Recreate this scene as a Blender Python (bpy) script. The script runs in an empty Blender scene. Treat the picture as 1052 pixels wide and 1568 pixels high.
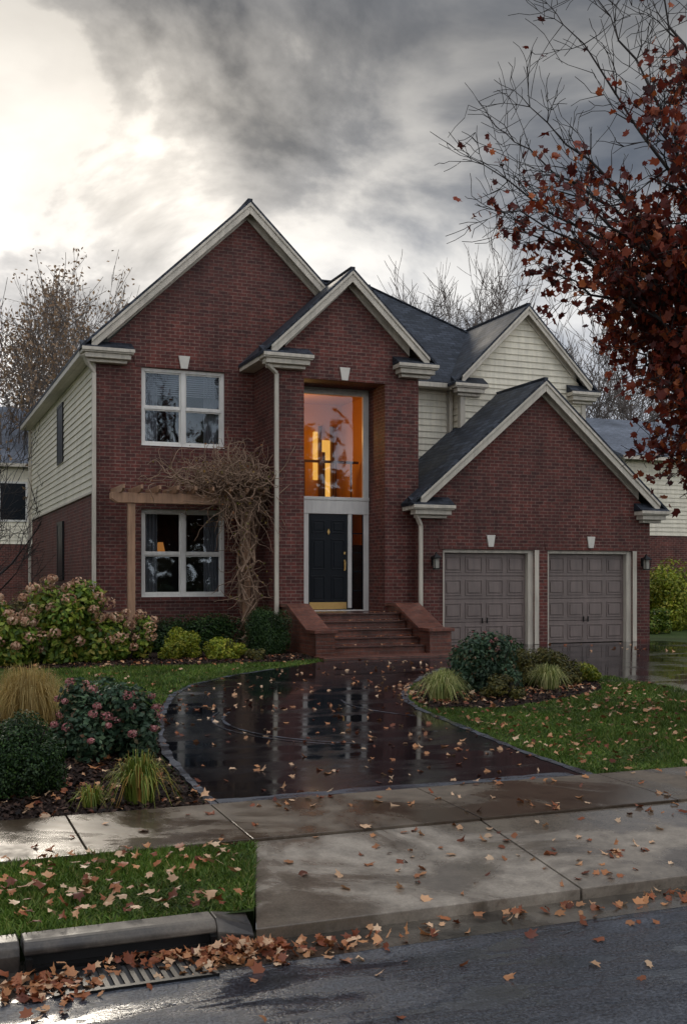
import bpy, math, random
import numpy as np
from mathutils import Vector, Matrix
random.seed(7); rng=np.random.default_rng(7)
S=bpy.context.scene
COL=S.collection
# ---------------------------------------------------------------- node helpers
def new_mat(name):
    m=bpy.data.materials.new(name); m.use_nodes=True
    nt=m.node_tree; nt.nodes.clear()
    out=nt.nodes.new('ShaderNodeOutputMaterial')
    return m,nt,out
def nd(nt,t,ins=None,**kw):
    n=nt.nodes.new(t)
    for k,v in kw.items(): setattr(n,k,v)
    if ins:
        for k,v in ins.items():
            s=n.inputs[k]
            if isinstance(v,bpy.types.NodeSocket): nt.links.new(v,s)
            else: s.default_value=v
    return n
def c4(c): return (c[0],c[1],c[2],1)
def ramp(nt,fac,stops,interp='LINEAR'):
    r=nt.nodes.new('ShaderNodeValToRGB'); nt.links.new(fac,r.inputs[0])
    cr=r.color_ramp; cr.interpolation=interp
    while len(cr.elements)<len(stops): cr.elements.new(0.5)
    for e,(p,c) in zip(cr.elements,stops):
        e.position=p; e.color=c4(c) if not isinstance(c,(int,float)) else (c,c,c,1)
    return r.outputs[0]
def mix(nt,f,a,b,mode='MIX'):
    n=nt.nodes.new('ShaderNodeMix'); n.data_type='RGBA'; n.blend_type=mode
    for i,v in ((0,f),(6,a),(7,b)):
        if isinstance(v,bpy.types.NodeSocket): nt.links.new(v,n.inputs[i])
        elif i==0: n.inputs[0].default_value=v
        else: n.inputs[i].default_value=c4(v)
    return n.outputs[2]
def math_(nt,op,a,b=0.0):
    n=nt.nodes.new('ShaderNodeMath'); n.operation=op
    for i,v in ((0,a),(1,b)):
        if isinstance(v,bpy.types.NodeSocket): nt.links.new(v,n.inputs[i])
        else: n.inputs[i].default_value=v
    return n.outputs[0]
def geo_pos(nt): return nt.nodes.new('ShaderNodeNewGeometry').outputs['Position']
def uvs(nt): return nt.nodes.new('ShaderNodeTexCoord').outputs['UV']
def noise(nt,vec,scale,detail=4,rough=.55,dist=0):
    n=nd(nt,'ShaderNodeTexNoise',{'Vector':vec,'Scale':scale,'Detail':detail,'Roughness':rough,'Distortion':dist}); return n.outputs[0]
def finish(nt,out,col,rough,bump=None,bs=.3,bd=.02,metal=0,spec=.5):
    p=nd(nt,'ShaderNodeBsdfPrincipled')
    for k,v in (('Base Color',col),('Roughness',rough),('Metallic',metal),('Specular IOR Level',spec)):
        if isinstance(v,bpy.types.NodeSocket): nt.links.new(v,p.inputs[k])
        else: p.inputs[k].default_value=c4(v) if k=='Base Color' else v
    if bump is not None:
        b=nd(nt,'ShaderNodeBump',{'Strength':bs,'Distance':bd,'Height':bump}); nt.links.new(b.outputs[0],p.inputs['Normal'])
    nt.links.new(p.outputs[0],out.inputs[0]); return p
def simple(name,col,rough=.6,var=.2,scale=6,metal=0,bs=.15,spec=.5):
    m,nt,out=new_mat(name); g=geo_pos(nt)
    n=noise(nt,g,scale,6)
    c=mix(nt,n,tuple(x*(1-var) for x in col),tuple(x*(1+var) for x in col))
    finish(nt,out,c,rough,n,bs,.01,metal,spec); return m
def weathered(name,col,rough=.5,amt=.35):
    m,nt,out=new_mat(name); g=geo_pos(nt)
    mp=nd(nt,'ShaderNodeMapping',{'Vector':g,'Scale':(5,5,.6)}).outputs[0]
    s=noise(nt,mp,2.2,6,.65); n=noise(nt,g,1.3,5)
    c=mix(nt,1.0,col,ramp(nt,s,[(.3,1-amt),(.62,1.05)]),'MULTIPLY')
    c=mix(nt,1.0,c,ramp(nt,n,[(.3,.86),(.7,1.06)]),'MULTIPLY')
    finish(nt,out,c,rough,s,.08,.01); return m
def brick_mat(name,c1,c2,mort,w=.21,h=.073,ms=.007,wet=.55,lo=.60,hi=1.28,spec=.5):
    m,nt,out=new_mat(name); uv=uvs(nt)
    b=nd(nt,'ShaderNodeTexBrick',{'Vector':uv,'Color1':c4(c1),'Color2':c4(c2),'Mortar':c4(mort),'Scale':1.0,'Mortar Size':ms,'Mortar Smooth':.3,'Bias':-.1,'Brick Width':w,'Row Height':h})
    g=geo_pos(nt)
    n=noise(nt,g,.7,6,.65); n2=noise(nt,g,14,3)
    mp=nd(nt,'ShaderNodeMapping',{'Vector':g,'Scale':(4,4,.5)}).outputs[0]; n3=noise(nt,mp,1.2,5,.6)
    c=mix(nt,1.0,b.outputs[0],ramp(nt,n,[(.3,lo),(.7,hi)]),'MULTIPLY')
    c=mix(nt,1.0,c,ramp(nt,n3,[(.3,.72),(.7,1.15)]),'MULTIPLY')
    c=mix(nt,1.0,c,ramp(nt,n2,[(.3,.72),(.7,1.25)]),'MULTIPLY')
    h_=math_(nt,'SUBTRACT',math_(nt,'MULTIPLY',n2,.3),b.outputs[1])
    finish(nt,out,c,ramp(nt,n,[(.3,wet-.12),(.7,wet+.15)]),h_,.5,.01,0,spec); return m
M={}
M['brick']=brick_mat('brick_masonry',(.150,.042,.032),(.072,.024,.021),(.19,.13,.105),ms=.008,wet=.62,spec=.3)
M['brick2']=brick_mat('step_brick',(.20,.070,.043),(.11,.038,.027),(.12,.085,.07),wet=.36)
M['brick3']=brick_mat('wet_shaded_tread_brick',(.10,.038,.026),(.055,.022,.017),(.05,.035,.03),wet=.25)  # wet brick, base colour also darkened for shading on the treads
M['shingle']=brick_mat('wet_shingles',(.022,.027,.036),(.058,.068,.088),(.010,.011,.014),.26,.14,.010,.6,spec=.3)
M['nshingle']=brick_mat('neighbour_shingles',(.13,.15,.18),(.18,.20,.24),(.08,.08,.09),.3,.14,.01,.55)
M['trim']=weathered('painted_trim',(.60,.54,.44),.45,.25)
M['siding']=weathered('cream_siding',(.80,.735,.58),.5,.16)
M['wframe']=weathered('window_frame_paint',(.76,.73,.67),.4,.12)
M['garage']=weathered('garage_door_paint',(.215,.168,.148),.5,.22)
M['door']=simple('navy_door_paint',(.006,.009,.013),.35,.2,3,spec=.25)
M['brass']=simple('brass',(.65,.42,.16),.3,.1,10,metal=1)
M['iron']=simple('black_iron',(.02,.02,.02),.4,.2,10,metal=.6)
M['wood']=weathered('cedar_wood',(.42,.24,.14),.55,.4)
M['fence']=weathered('fence_wood',(.14,.07,.04),.6,.4)
M['bark']=simple('tree_bark',(.030,.023,.020),.8,.4,12,bs=.5)
M['barkg']=simple('grey_bark',(.12,.097,.083),.85,.3,8)
M['vine']=simple('vine_bark',(.27,.175,.115),.8,.4,20)
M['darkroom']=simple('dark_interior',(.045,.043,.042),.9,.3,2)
M['curtain']=simple('curtain_cloth',(.34,.34,.36),.9,.15,6)
M['foyer']=simple('foyer_paint',(.56,.27,.05),.8,.1,2)
M['stone']=simple('keystone',(.66,.62,.54),.6,.15,8)
M['lampglass']=simple('lantern_glass',(.35,.33,.28),.1,.1,8)
def glass():
    m,nt,out=new_mat('window_glass')
    n=noise(nt,geo_pos(nt),1.6,1)
    b=nd(nt,'ShaderNodeBump',{'Strength':.15,'Distance':.02,'Height':n})
    f=nd(nt,'ShaderNodeFresnel',{'IOR':1.5,'Normal':b.outputs[0]}).outputs[0]
    f=math_(nt,'ADD',math_(nt,'MULTIPLY',f,1.3),.01)
    t=nd(nt,'ShaderNodeBsdfTransparent',{'Color':(.80,.82,.84,1)})
    g=nd(nt,'ShaderNodeBsdfGlossy',{'Roughness':.02,'Color':(.8,.92,1,1),'Normal':b.outputs[0]})
    x=nd(nt,'ShaderNodeMixShader',{0:f,1:t.outputs[0],2:g.outputs[0]})
    nt.links.new(x.outputs[0],out.inputs[0]); return m
M['glass']=glass()
def emis(name,c,s):
    m,nt,out=new_mat(name); g=noise(nt,geo_pos(nt),2,2)
    col=mix(nt,g,tuple(x*.7 for x in c),c)
    e=nd(nt,'ShaderNodeEmission',{'Color':col,'Strength':s}); nt.links.new(e.outputs[0],out.inputs[0]); return m
M['litroom']=emis('doorway_glow',(1,.50,.10),1.2)  # emission stands in for light showing through the hall doorway
M['dimlamp']=emis('dim_lamp_shade',(1,.40,.10),.4)
def asphalt(name,dark,light,r0,r1,scale,agg=180,bst=.35,bd=.006,spec=.5,t0=.44,t1=.56):
    m,nt,out=new_mat(name); g=geo_pos(nt)
    n=noise(nt,g,scale,6,.65,.4); f=noise(nt,g,agg,3,.75)
    mp=nd(nt,'ShaderNodeMapping',{'Vector':g,'Scale':(.5,2.2,1)}).outputs[0]
    n3=noise(nt,mp,scale*1.6,5,.6,.3)
    nm=math_(nt,'MULTIPLY',math_(nt,'ADD',n,n3),.5)
    c=mix(nt,ramp(nt,f,[(.35,0.0),(.68,1.0)]),dark,light)
    c=mix(nt,1.0,c,ramp(nt,nm,[(.38,.45),(.62,1.5)]),'MULTIPLY')
    r=ramp(nt,nm,[(t0,r0),(t1,r1)])
    bsn=math_(nt,'MULTIPLY',f,ramp(nt,nm,[(t0,.05),(t1,1.0)]))
    finish(nt,out,c,r,bsn,bst,bd,0,spec); return m
M['asphalt']=asphalt('wet_road_asphalt',(.010,.012,.016),(.10,.108,.125),.05,.48,1.1,60,.7,.014,.5,.46,.57)
M['drive']=asphalt('wet_driveway_asphalt',(.004,.005,.006),(.016,.018,.023),.03,.22,.7,90,.22,.004,.5,.47,.60)
M['driveedge']=asphalt('driveway_edge_asphalt',(.04,.045,.055),(.12,.13,.15),.15,.4,1.5,90)
def concrete(name,a,b,r0,r1,spec=.5):
    m,nt,out=new_mat(name); g=geo_pos(nt)
    n=noise(nt,g,.9,6,.62,.6); f=noise(nt,g,60,4,.7); s=noise(nt,g,5,5,.7)
    c=mix(nt,ramp(nt,n,[(.44,0.0),(.58,1.0)]),a,b)
    c=mix(nt,1.0,c,ramp(nt,f,[(.3,.78),(.7,1.15)]),'MULTIPLY')
    c=mix(nt,1.0,c,ramp(nt,s,[(.3,.66),(.6,1.1)]),'MULTIPLY')
    bw=math_(nt,'MULTIPLY',f,ramp(nt,n,[(.44,.1),(.58,1.0)]))
    finish(nt,out,c,ramp(nt,n,[(.44,r0),(.58,r1)]),bw,.3,.005,0,spec); return m
M['conc']=concrete('wet_concrete_walk',(.075,.052,.034),(.19,.148,.105),.16,.55)
M['conc2']=concrete('concrete_apron',(.15,.12,.09),(.37,.315,.25),.12,.55)
M['curb']=concrete('curb_concrete',(.045,.038,.033),(.17,.145,.115),.35,.65)
M['gutter']=concrete('gutter_concrete',(.05,.043,.035),(.15,.125,.095),.08,.35)
def soil(name,a,b,sc=8):
    m,nt,out=new_mat(name); g=geo_pos(nt)
    n=noise(nt,g,sc,6,.7); n2=noise(nt,g,.5,3)
    c=mix(nt,n,a,b); c=mix(nt,1.0,c,ramp(nt,n2,[(.3,.7),(.7,1.3)]),'MULTIPLY')
    finish(nt,out,c,.85,n,.8,.03,0,.2); return m
M['lawn']=soil('lawn_ground',(.024,.035,.009),(.06,.095,.02),14)
M['mulch']=soil('bark_mulch',(.008,.005,.004),(.04,.020,.013),30)
def leafmat(name,stops,rough=.5,trans=.25):
    m,nt,out=new_mat(name)
    gi=nt.nodes.new('ShaderNodeNewGeometry')
    c=ramp(nt,gi.outputs['Random Per Island'],stops)
    n=noise(nt,gi.outputs['Position'],1.5,3)
    c=mix(nt,1.0,c,ramp(nt,n,[(.3,.6),(.7,1.35)]),'MULTIPLY')
    p=nd(nt,'ShaderNodeBsdfPrincipled',{'Base Color':c,'Roughness':rough,'Specular IOR Level':.35})
    t=nd(nt,'ShaderNodeBsdfTranslucent',{'Color':c})
    x=nd(nt,'ShaderNodeMixShader',{0:trans,1:p.outputs[0],2:t.outputs[0]})
    nt.links.new(x.outputs[0],out.inputs[0]); return m
M['grass']=leafmat('grass_blades',[(0,(.040,.085,.010)),(.5,(.10,.18,.020)),(.85,(.17,.24,.04)),(1,(.28,.24,.08))])
M['box']=leafmat('boxwood_leaves',[(0,(.010,.028,.008)),(.6,(.026,.064,.014)),(1,(.065,.12,.022))])
M['vib']=leafmat('viburnum_leaves',[(0,(.02,.050,.025)),(.6,(.055,.105,.055)),(.9,(.11,.17,.08)),(1,(.22,.11,.06))])
M['berry']=leafmat('pink_flower_heads',[(0,(.34,.09,.10)),(.6,(.58,.22,.22)),(1,(.70,.42,.36))])
M['hyd']=leafmat('hydrangea_leaves',[(0,(.045,.095,.012)),(.5,(.14,.22,.02)),(.85,(.28,.34,.04)),(1,(.36,.26,.05))])
M['hydf']=leafmat('dried_hydrangea_heads',[(0,(.42,.20,.12)),(.6,(.62,.37,.23)),(1,(.72,.52,.35))])
M['yel']=leafmat('yellow_green_leaves',[(0,(.08,.13,.01)),(.5,(.26,.31,.02)),(1,(.48,.42,.06))])
M['bronze']=leafmat('bronze_green_leaves',[(0,(.04,.040,.012)),(.5,(.09,.09,.02)),(1,(.18,.14,.03))])
M['gold']=leafmat('golden_grass_blades',[(0,(.30,.19,.05)),(.5,(.50,.35,.11)),(1,(.62,.50,.22))],.6,.35)
M['lily']=leafmat('daylily_blades',[(0,(.09,.17,.02)),(.5,(.27,.32,.05)),(.8,(.50,.42,.10)),(1,(.50,.24,.05))],.5,.3)
M['varg']=leafmat('variegated_blades',[(0,(.12,.18,.04)),(.5,(.38,.40,.12)),(1,(.68,.62,.30))],.5,.3)
M['oak']=leafmat('red_oak_leaves',[(0,(.06,.012,.010)),(.45,(.16,.026,.016)),(.8,(.28,.052,.02)),(1,(.42,.12,.035))],.42,.4)
M['tan']=leafmat('tan_leaves',[(0,(.20,.125,.075)),(1,(.36,.24,.14))],.6,.3)
M['fall']=leafmat('fallen_leaf',[(0,(.12,.030,.014)),(.25,(.30,.09,.035)),(.6,(.52,.24,.10)),(1,(.74,.52,.33))],.45,.1)
M['chip']=leafmat('mulch_chips',[(0,(.010,.006,.004)),(.6,(.035,.018,.012)),(1,(.10,.05,.03))],.8,0)
M['vleaf']=leafmat('vine_leaves',[(0,(.12,.14,.02)),(.5,(.28,.20,.05)),(1,(.34,.14,.06))])
# ---------------------------------------------------------------- mesh helpers
def uvproj(me):
    uvl=me.uv_layers.new(name='UVMap')
    for p in me.polygons:
        n=p.normal
        if abs(n.z)>.97: t=Vector((1,0,0)); b=Vector((0,1,0))
        else:
            t=Vector((0,0,1)).cross(n).normalized(); b=n.cross(t)
        for li in p.loop_indices:
            v=me.vertices[me.loops[li].vertex_index].co
            uvl.data[li].uv=(v.dot(t)+50,v.dot(b)+50)
class MB:
    def __init__(s): s.v=[]; s.f=[]
    def poly(s,pts):
        i=len(s.v); s.v+= [tuple(p) for p in pts]; s.f.append(tuple(range(i,i+len(pts))))
        return s
    def box(s,x0,x1,y0,y1,z0,z1):
        i=len(s.v)
        s.v+=[(x0,y0,z0),(x1,y0,z0),(x1,y1,z0),(x0,y1,z0),(x0,y0,z1),(x1,y0,z1),(x1,y1,z1),(x0,y1,z1)]
        s.f+=[tuple(i+k for k in q) for q in ((0,3,2,1),(4,5,6,7),(0,1,5,4),(1,2,6,5),(2,3,7,6),(3,0,4,7))]
        return s
    def prism(s,poly,a0,a1,axis='y'):
        n=len(poly); i=len(s.v)
        def P(u,w,a): return (u,a,w) if axis=='y' else ((a,u,w) if axis=='x' else (u,w,a))
        s.v+=[P(u,w,a0) for u,w in poly]+[P(u,w,a1) for u,w in poly]
        s.f.append(tuple(range(i,i+n))); s.f.append(tuple(range(i+2*n-1,i+n-1,-1)))
        for k in range(n):
            k2=(k+1)%n; s.f.append((i+k2,i+k,i+n+k,i+n+k2))
        return s
    def beam(s,p0,p1,w,h,up=(0,0,1)):
        p0=Vector(p0);p1=Vector(p1);d=(p1-p0).normalized();up=Vector(up)
        if abs(d.dot(up))>.95: up=Vector((0,1,0))
        r=d.cross(up).normalized()*w/2;u=r.cross(d).normalized()*h/2
        i=len(s.v)
        for p in(p0,p1):
            s.v+=[tuple(p-r-u),tuple(p+r-u),tuple(p+r+u),tuple(p-r+u)]
        s.f+=[(i,i+1,i+2,i+3),(i+7,i+6,i+5,i+4)]+[(i+(k+1)%4,i+k,i+4+k,i+4+(k+1)%4) for k in range(4)]
        return s
    def obj(s,name,mat,parent=None,bevel=0,fix=True):
        me=bpy.data.meshes.new(name); me.from_pydata(s.v,[],s.f); me.update()
        if fix:
            import bmesh
            bm=bmesh.new(); bm.from_mesh(me); bmesh.ops.recalc_face_normals(bm,faces=bm.faces[:]); bm.to_mesh(me); bm.free()
        uvproj(me); me.materials.append(M[mat])
        o=bpy.data.objects.new(name,me); COL.objects.link(o)
        if parent: o.parent=parent
        if bevel:
            b=o.modifiers.new('bevel','BEVEL'); b.width=bevel; b.segments=2; b.limit_method='ANGLE'
        return o
def empty(name,loc=(0,0,0)):
    e=bpy.data.objects.new(name,None); COL.objects.link(e); return e
def np_obj(name,V,F,mats,parent=None,midx=None,smooth=False):
    V=np.asarray(V,dtype=np.float32); F=np.asarray(F,dtype=np.int32)
    me=bpy.data.meshes.new(name); k=F.shape[1]
    me.vertices.add(len(V)); me.vertices.foreach_set('co',V.ravel())
    me.loops.add(F.size); me.loops.foreach_set('vertex_index',F.ravel())
    me.polygons.add(len(F)); me.polygons.foreach_set('loop_start',np.arange(0,F.size,k,dtype=np.int32))
    for m in (mats if isinstance(mats,list) else [mats]): me.materials.append(M[m])
    if midx is not None: me.polygons.foreach_set('material_index',np.asarray(midx,dtype=np.int32))
    if smooth: me.polygons.foreach_set('use_smooth',np.ones(len(F),dtype=bool))
    me.update(calc_edges=True); me.validate()
    o=bpy.data.objects.new(name,me); COL.objects.link(o)
    if parent: o.parent=parent
    return o
def inst(T,TF,pos,R,sc,asp=None):
    T=np.asarray(T,float);TF=np.asarray(TF,int)
    N=len(pos);K=len(T)
    TT=np.tile(T[None],(N,1,1))
    if asp is not None: TT=TT*asp[:,None,:]
    V=np.einsum('nij,nkj->nki',R,TT)*np.asarray(sc).reshape(N,1,1)+pos[:,None,:]
    F=TF[None]+(np.arange(N)*K)[:,None,None]
    return V.reshape(-1,3),F.reshape(-1,TF.shape[1])
def basis(nrm,rand=None):
    n=nrm/np.linalg.norm(nrm,axis=1,keepdims=True)
    a=rng.normal(size=n.shape); t=a-(a*n).sum(1,keepdims=True)*n; t/=np.linalg.norm(t,axis=1,keepdims=True)
    b=np.cross(n,t); return np.stack([t,b,n],axis=2)
DIA=[(-.5,0,0),(0,-.28,.06),(.5,0,0),(0,.28,.06)]; DIAF=[(0,1,2),(0,2,3)]
def lobed():
    h=[(0,1.0),(20,.60),(46,.88),(72,.50),(100,.70),(132,.46),(165,.42)]
    a=h+[(195,.42)]+[(360-t,r) for t,r in h[:0:-1][1:]]
    v=[(0,0,0)]+[(.55*r*math.cos(math.radians(t)),.48*r*math.sin(math.radians(t)),.2*r*r*math.cos(math.radians(2*t))) for t,r in a]
    n=len(a)
    return v,[(0,i+1,(i+1)%n+1) for i in range(n)]
LOB,LOBF=lobed()
def lasp(N): return np.stack([rng.uniform(.75,1.2,N),rng.uniform(.6,1.15,N),rng.uniform(-1.6,1.6,N)],1)
# ---------------------------------------------------------------- ground
def gz(y):
    return np.where(np.asarray(y)>=20,0.0,np.where(np.asarray(y)>=5.86,-.025*(20-np.asarray(y)),-.48))
def g1(y): return float(gz(y))
g=MB()
rows=[(-500,-.40),(-8.2,-.40),(-8.2,-.75),(5.84,-.75)]
for (a,za),(b,zb) in zip(rows,rows[1:]):
    for x0,x1 in ((-500,-30),(-30,45),(45,500)): g.poly([(x0,a,za),(x1,a,za),(x1,b,zb),(x0,b,zb)])
for (a,za),(b,zb) in (((7.2,g1(7.2)),(20,0)),((20,0),(60,0)),((60,0),(600,0))):
    for x0,x1 in ((-500,-30),(-30,45),(45,500)): g.poly([(x0,a,za),(x1,a,za),(x1,b,zb),(x0,b,zb)])
zc,zd=-.354,g1(7.2)
for xa,xb,xc,xd in ((-500,1.81,2.26,-500),(6.58,10.315,10.715,6.03),(16.98,500,500,16.58)):
    g.poly([(xa,5.84,zc),(xb,5.84,zc),(xc,7.2,zd),(xd,7.2,zd)])
    g.poly([(xb,5.84,-.7),(xc,7.2,-.7),(xc,7.2,zd),(xb,5.84,zc)]); g.poly([(xa,5.84,-.7),(xd,7.2,-.7),(xd,7.2,zd),(xa,5.84,zc)])
g.poly([(-500,5.84,-.75),(500,5.84,-.75),(500,7.2,-.75),(-500,7.2,-.75)])
g.obj('ground','lawn',fix=False)
MB().poly([(-120,-8.2,-.48),(120,-8.2,-.48),(120,5.35,-.48),(-120,5.35,-.48)]).obj('street','asphalt',fix=False)
MB().poly([(-120,5.35,-.479),(120,5.35,-.479),(120,5.86,-.479),(-120,5.86,-.479)]).obj('gutter_pavement','gutter',fix=False)
def sheet(pts,off): return [(x,y,g1(max(y,5.87))+off) for x,y in pts]
MB().box(-120,120,-8.35,-8.2,-.6,-.34).obj('kerb','curb',bevel=.02)
prof=[(5.70,-.60),(5.70,-.40),(5.715,-.36),(5.75,-.338),(5.87,-.334),(5.87,-.60)]
cb=MB()
xs=[-30]+[ -1.9*k for k in range(12,0,-1)]+[0.55]
for a,b in zip(xs,xs[1:]): cb.prism(prof,a+.006,b-.006,'x')
cb.prism([(5.70,-.405),(5.70,-.375),(5.72,-.345),(5.75,-.338),(5.87,-.334),(5.87,-.405)],.562,1.56,'x')
i=len(cb.v)
A=[(1.566,)+p for p in [(5.70,-.60),(5.70,-.40),(5.75,-.338),(5.87,-.334),(5.87,-.60)]]
B=[(1.772,)+p for p in [(5.70,-.60),(5.70,-.44),(5.75,-.405),(5.87,-.365),(5.87,-.60)]]
cb.v+=A+B
cb.f+=[tuple(range(i,i+5)),tuple(range(i+9,i+4,-1))]+[(i+(k+1)%5,i+k,i+5+k,i+5+(k+1)%5) for k in range(5)]
for a,b in ((6.61,8.5),(8.51,10.29),(17.01,19),(19.01,40)): cb.prism(prof,a,b,'x')
cb.obj('kerb','curb',bevel=.008)
sd=empty('storm_drain')
MB().box(.60,1.52,5.66,5.70,-.478,-.455).box(.57,.60,5.66,5.71,-.478,-.41).box(1.52,1.55,5.66,5.71,-.478,-.41).obj('inlet_lip','iron',sd)
MB().box(.58,1.54,5.78,5.83,-.6,-.405).obj('inlet_shade_panel','darkroom',sd)  # dark-coloured panel stands in for the shade inside the inlet
gr=MB().box(.66,1.46,5.28,5.31,-.478,-.466).box(.66,1.46,5.60,5.63,-.478,-.466)
for k in range(17): gr.box(.66+k*.0485,.684+k*.0485,5.31,5.60,-.478,-.467)
gr.obj('grate_bars','iron',sd)
MB().poly([(.66,5.3,-.4775),(1.46,5.3,-.4775),(1.46,5.61,-.4775),(.66,5.61,-.4775)]).obj('grate_shade_sheet','darkroom',sd,fix=False)  # flat dark sheet under the bars, shade of the drain as colour
sw=MB()
xs=[-24+1.5*k for k in range(16)]+[1.12,2.22,4.0,5.8,7.3,8.8,10.3,12,14,16,17.5]+[19+1.5*k for k in range(14)]
xs=sorted(set(xs)); xs=[x for i,x in enumerate(xs) if i==0 or x-xs[i-1]>.5]
for a,b in zip(xs,xs[1:]):
    pts=[(a+.006,7.2),(b-.006,7.2),(b-.006,8.3),(a+.006,8.3)]
    top=sheet(pts,.03); bot=sheet(pts,-.05)
    i=len(sw.v); sw.v+=bot+top
    sw.f+=[tuple(i+k for k in q) for q in ((4,5,6,7),(0,1,5,4),(1,2,6,5),(2,3,7,6),(3,0,4,7))]
sw.obj('sidewalk','conc',bevel=.004)
ap=MB()
def apr(pts):
    top=[(x,y,z) for x,y,z in pts]; bot=[(x,y,z-.2) for x,y,z in pts]
    i=len(ap.v); n=len(pts); ap.v+=bot+top
    ap.f.append(tuple(range(i+n,i+2*n)))
    for k in range(n): k2=(k+1)%n; ap.f.append((i+k,i+k2,i+n+k2,i+n+k))
zN=-.410; zF=g1(7.19)+.012
apr([(1.78,5.70,zN),(3.86,5.70,zN),(3.99,7.19,zF),(2.23,7.19,zF)])
apr([(3.875,5.70,zN),(6.6,5.70,zN),(6.05,7.19,zF),(4.005,7.19,zF)])
apr([(10.3,5.70,zN),(17,5.70,zN),(16.6,7.19,zF),(10.7,7.19,zF)])
ap.obj('driveway_apron','conc2',bevel=.006)
# driveway
DL=[(2.21,8.31),(2.26,9.4),(2.33,10.48),(2.5,11.6),(2.75,12.7),(3.05,13.8),(3.4,14.9),(3.95,15.95),(4.85,16.95),(5.9,17.75),(6.7,18.3),(7.3,18.85)]
DR=[(5.8,8.31),(5.83,9.6),(5.95,10.7),(6.05,11.7),(6.15,12.6),(6.35,13.4),(6.7,14.2),(7.2,15.0),(7.85,15.95),(8.6,16.8),(9.4,17.4),(10.3,17.6)]
dv=MB()
for i in range(len(DL)-1):
    dv.poly(sheet([DL[i],DR[i],DR[i+1],DL[i+1]],.014))
dv.poly(sheet([(7.3,18.85),(10.3,17.6),(10.75,17.6),(16.7,17.6),(16.7,20),(7.2,20)],.014))
dv.poly(sheet([(7.2,20),(16.7,20),(16.7,21.25),(7.2,21.25)],.014))
dv.poly(sheet([(10.75,8.31),(16.7,8.31),(16.7,17.6),(10.3,17.6),(10.25,14.8)],.014))
dv.obj('driveway','drive',fix=False)
ed=MB()
def strip(line,w,off,mb):
    P=[Vector((x,y,0)) for x,y in line]; L=[];R=[]
    for i,p in enumerate(P):
        d=(P[min(i+1,len(P)-1)]-P[max(i-1,0)]).normalized(); n=Vector((-d.y,d.x,0))
        ww=w*(.6+.8*random.random())
        L.append((p+n*ww/2)[:2]); R.append((p-n*ww/2)[:2])
    for i in range(len(P)-1): mb.poly(sheet([R[i],R[i+1],L[i+1],L[i]],off))
def dens(line,k=8):
    o=[]
    for (a,b),(c,d) in zip(line,line[1:]):
        for j in range(k): o.append((a+(c-a)*j/k,b+(d-b)*j/k))
    return o
strip(dens([(x+.05,y) for x,y in DL[:-2]]),.08,.018,ed); strip(dens([(x-.05,y) for x,y in DR]),.09,.018,ed)
strip(dens([(2.3,8.40),(5.7,8.40)],30),.15,.022,ed)
ed.obj('driveway_edging','driveedge',fix=False)
ta=MB()
def arc(cx,cy,r,a0,a1,w):
    pts=[(cx+r*math.cos(a0+(a1-a0)*k/40),cy+r*.9*math.sin(a0+(a1-a0)*k/40)) for k in range(41)]
    strip(pts,w,.019,ta)
arc(5.6,12.1,2.15,math.radians(150),math.radians(235),.035); arc(5.6,12.1,2.28,math.radians(150),math.radians(230),.03)
arc(7.6,13.2,2.2,math.radians(165),math.radians(215),.03)
ta.obj('tyre_marks','driveedge',fix=False)
MB().poly(sheet([(-8,8.31),(2.2,8.31),(2.3,10.4),(2.7,12.4),(2.9,13.3),(1.8,13.9),(0,14.3),(-8,14.6)],.008)).obj('mulch_bed','mulch',fix=False)
MB().poly(sheet([(-1,19.5),(2.0,18.9),(4.2,18.7),(6.0,18.75),(7.2,19.1),(7.2,20),(-1,20)],.008)).poly(sheet([(-1,20),(7.2,20),(7.2,21.5),(7.0,22.9),(3.6,22.9),(-1,25)],.008)).obj('mulch_bed','mulch',fix=False)
MB().poly(sheet([(6.2,12.5),(7.2,12.4),(8.6,12.9),(9.6,13.6),(10.2,14.6),(10.3,17.55),(9.4,17.35),(8.6,16.75),(7.85,15.9),(7.2,14.95),(6.7,14.15),(6.38,13.4)],.008)).obj('mulch_bed','mulch',fix=False)
MB().box(7.15,10.2,18.75,19.30,-.06,.03).obj('brick_path','brick2',bevel=.01)
# ---------------------------------------------------------------- house
H=empty('brick_house')
def wall(mb,x0,x1,z0,z1,y,holes=(),apex=None,depth=.14):
    X=sorted({x0,x1,*[h[0] for h in holes],*[h[1] for h in holes]})
    Z=sorted({z0,z1,*[h[2] for h in holes],*[h[3] for h in holes]})
    for a,b in zip(X,X[1:]):
        for c,d in zip(Z,Z[1:]):
            mx,mz=(a+b)/2,(c+d)/2
            if any(h[0]<mx<h[1] and h[2]<mz<h[3] for h in holes): continue
            mb.poly([(a,y,c),(b,y,c),(b,y,d),(a,y,d)])
    if apex: mb.poly([(x0,y,z1),(x1,y,z1),(apex[0],y,apex[1])])
    for h in holes:
        a,b,c,d=h[:4]; D=h[4] if len(h)>4 else depth
        mb.poly([(a,y,c),(a,y,d),(a,y+D,d),(a,y+D,c)])
        mb.poly([(b,y,c),(b,y+D,c),(b,y+D,d),(b,y,d)])
        mb.poly([(a,y,d),(b,y,d),(b,y+D,d),(a,y+D,d)])
        mb.poly([(a,y,c),(a,y+D,c),(b,y+D,c),(b,y,c)])
W1=(4.62,6.42,4.28,5.92); W2=(4.62,6.42,1.10,2.95)
b=MB()
wall(b,3.68,10.3,-.1,6.13,22.8,[W1,W2,(7.35,10.29,.6,5.9,.001)],(6.9,9.40),.12)
b.poly([(3.68,34.8,-.1),(3.68,22.8,-.1),(3.68,22.8,3.29),(3.68,34.8,3.29)])
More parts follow.
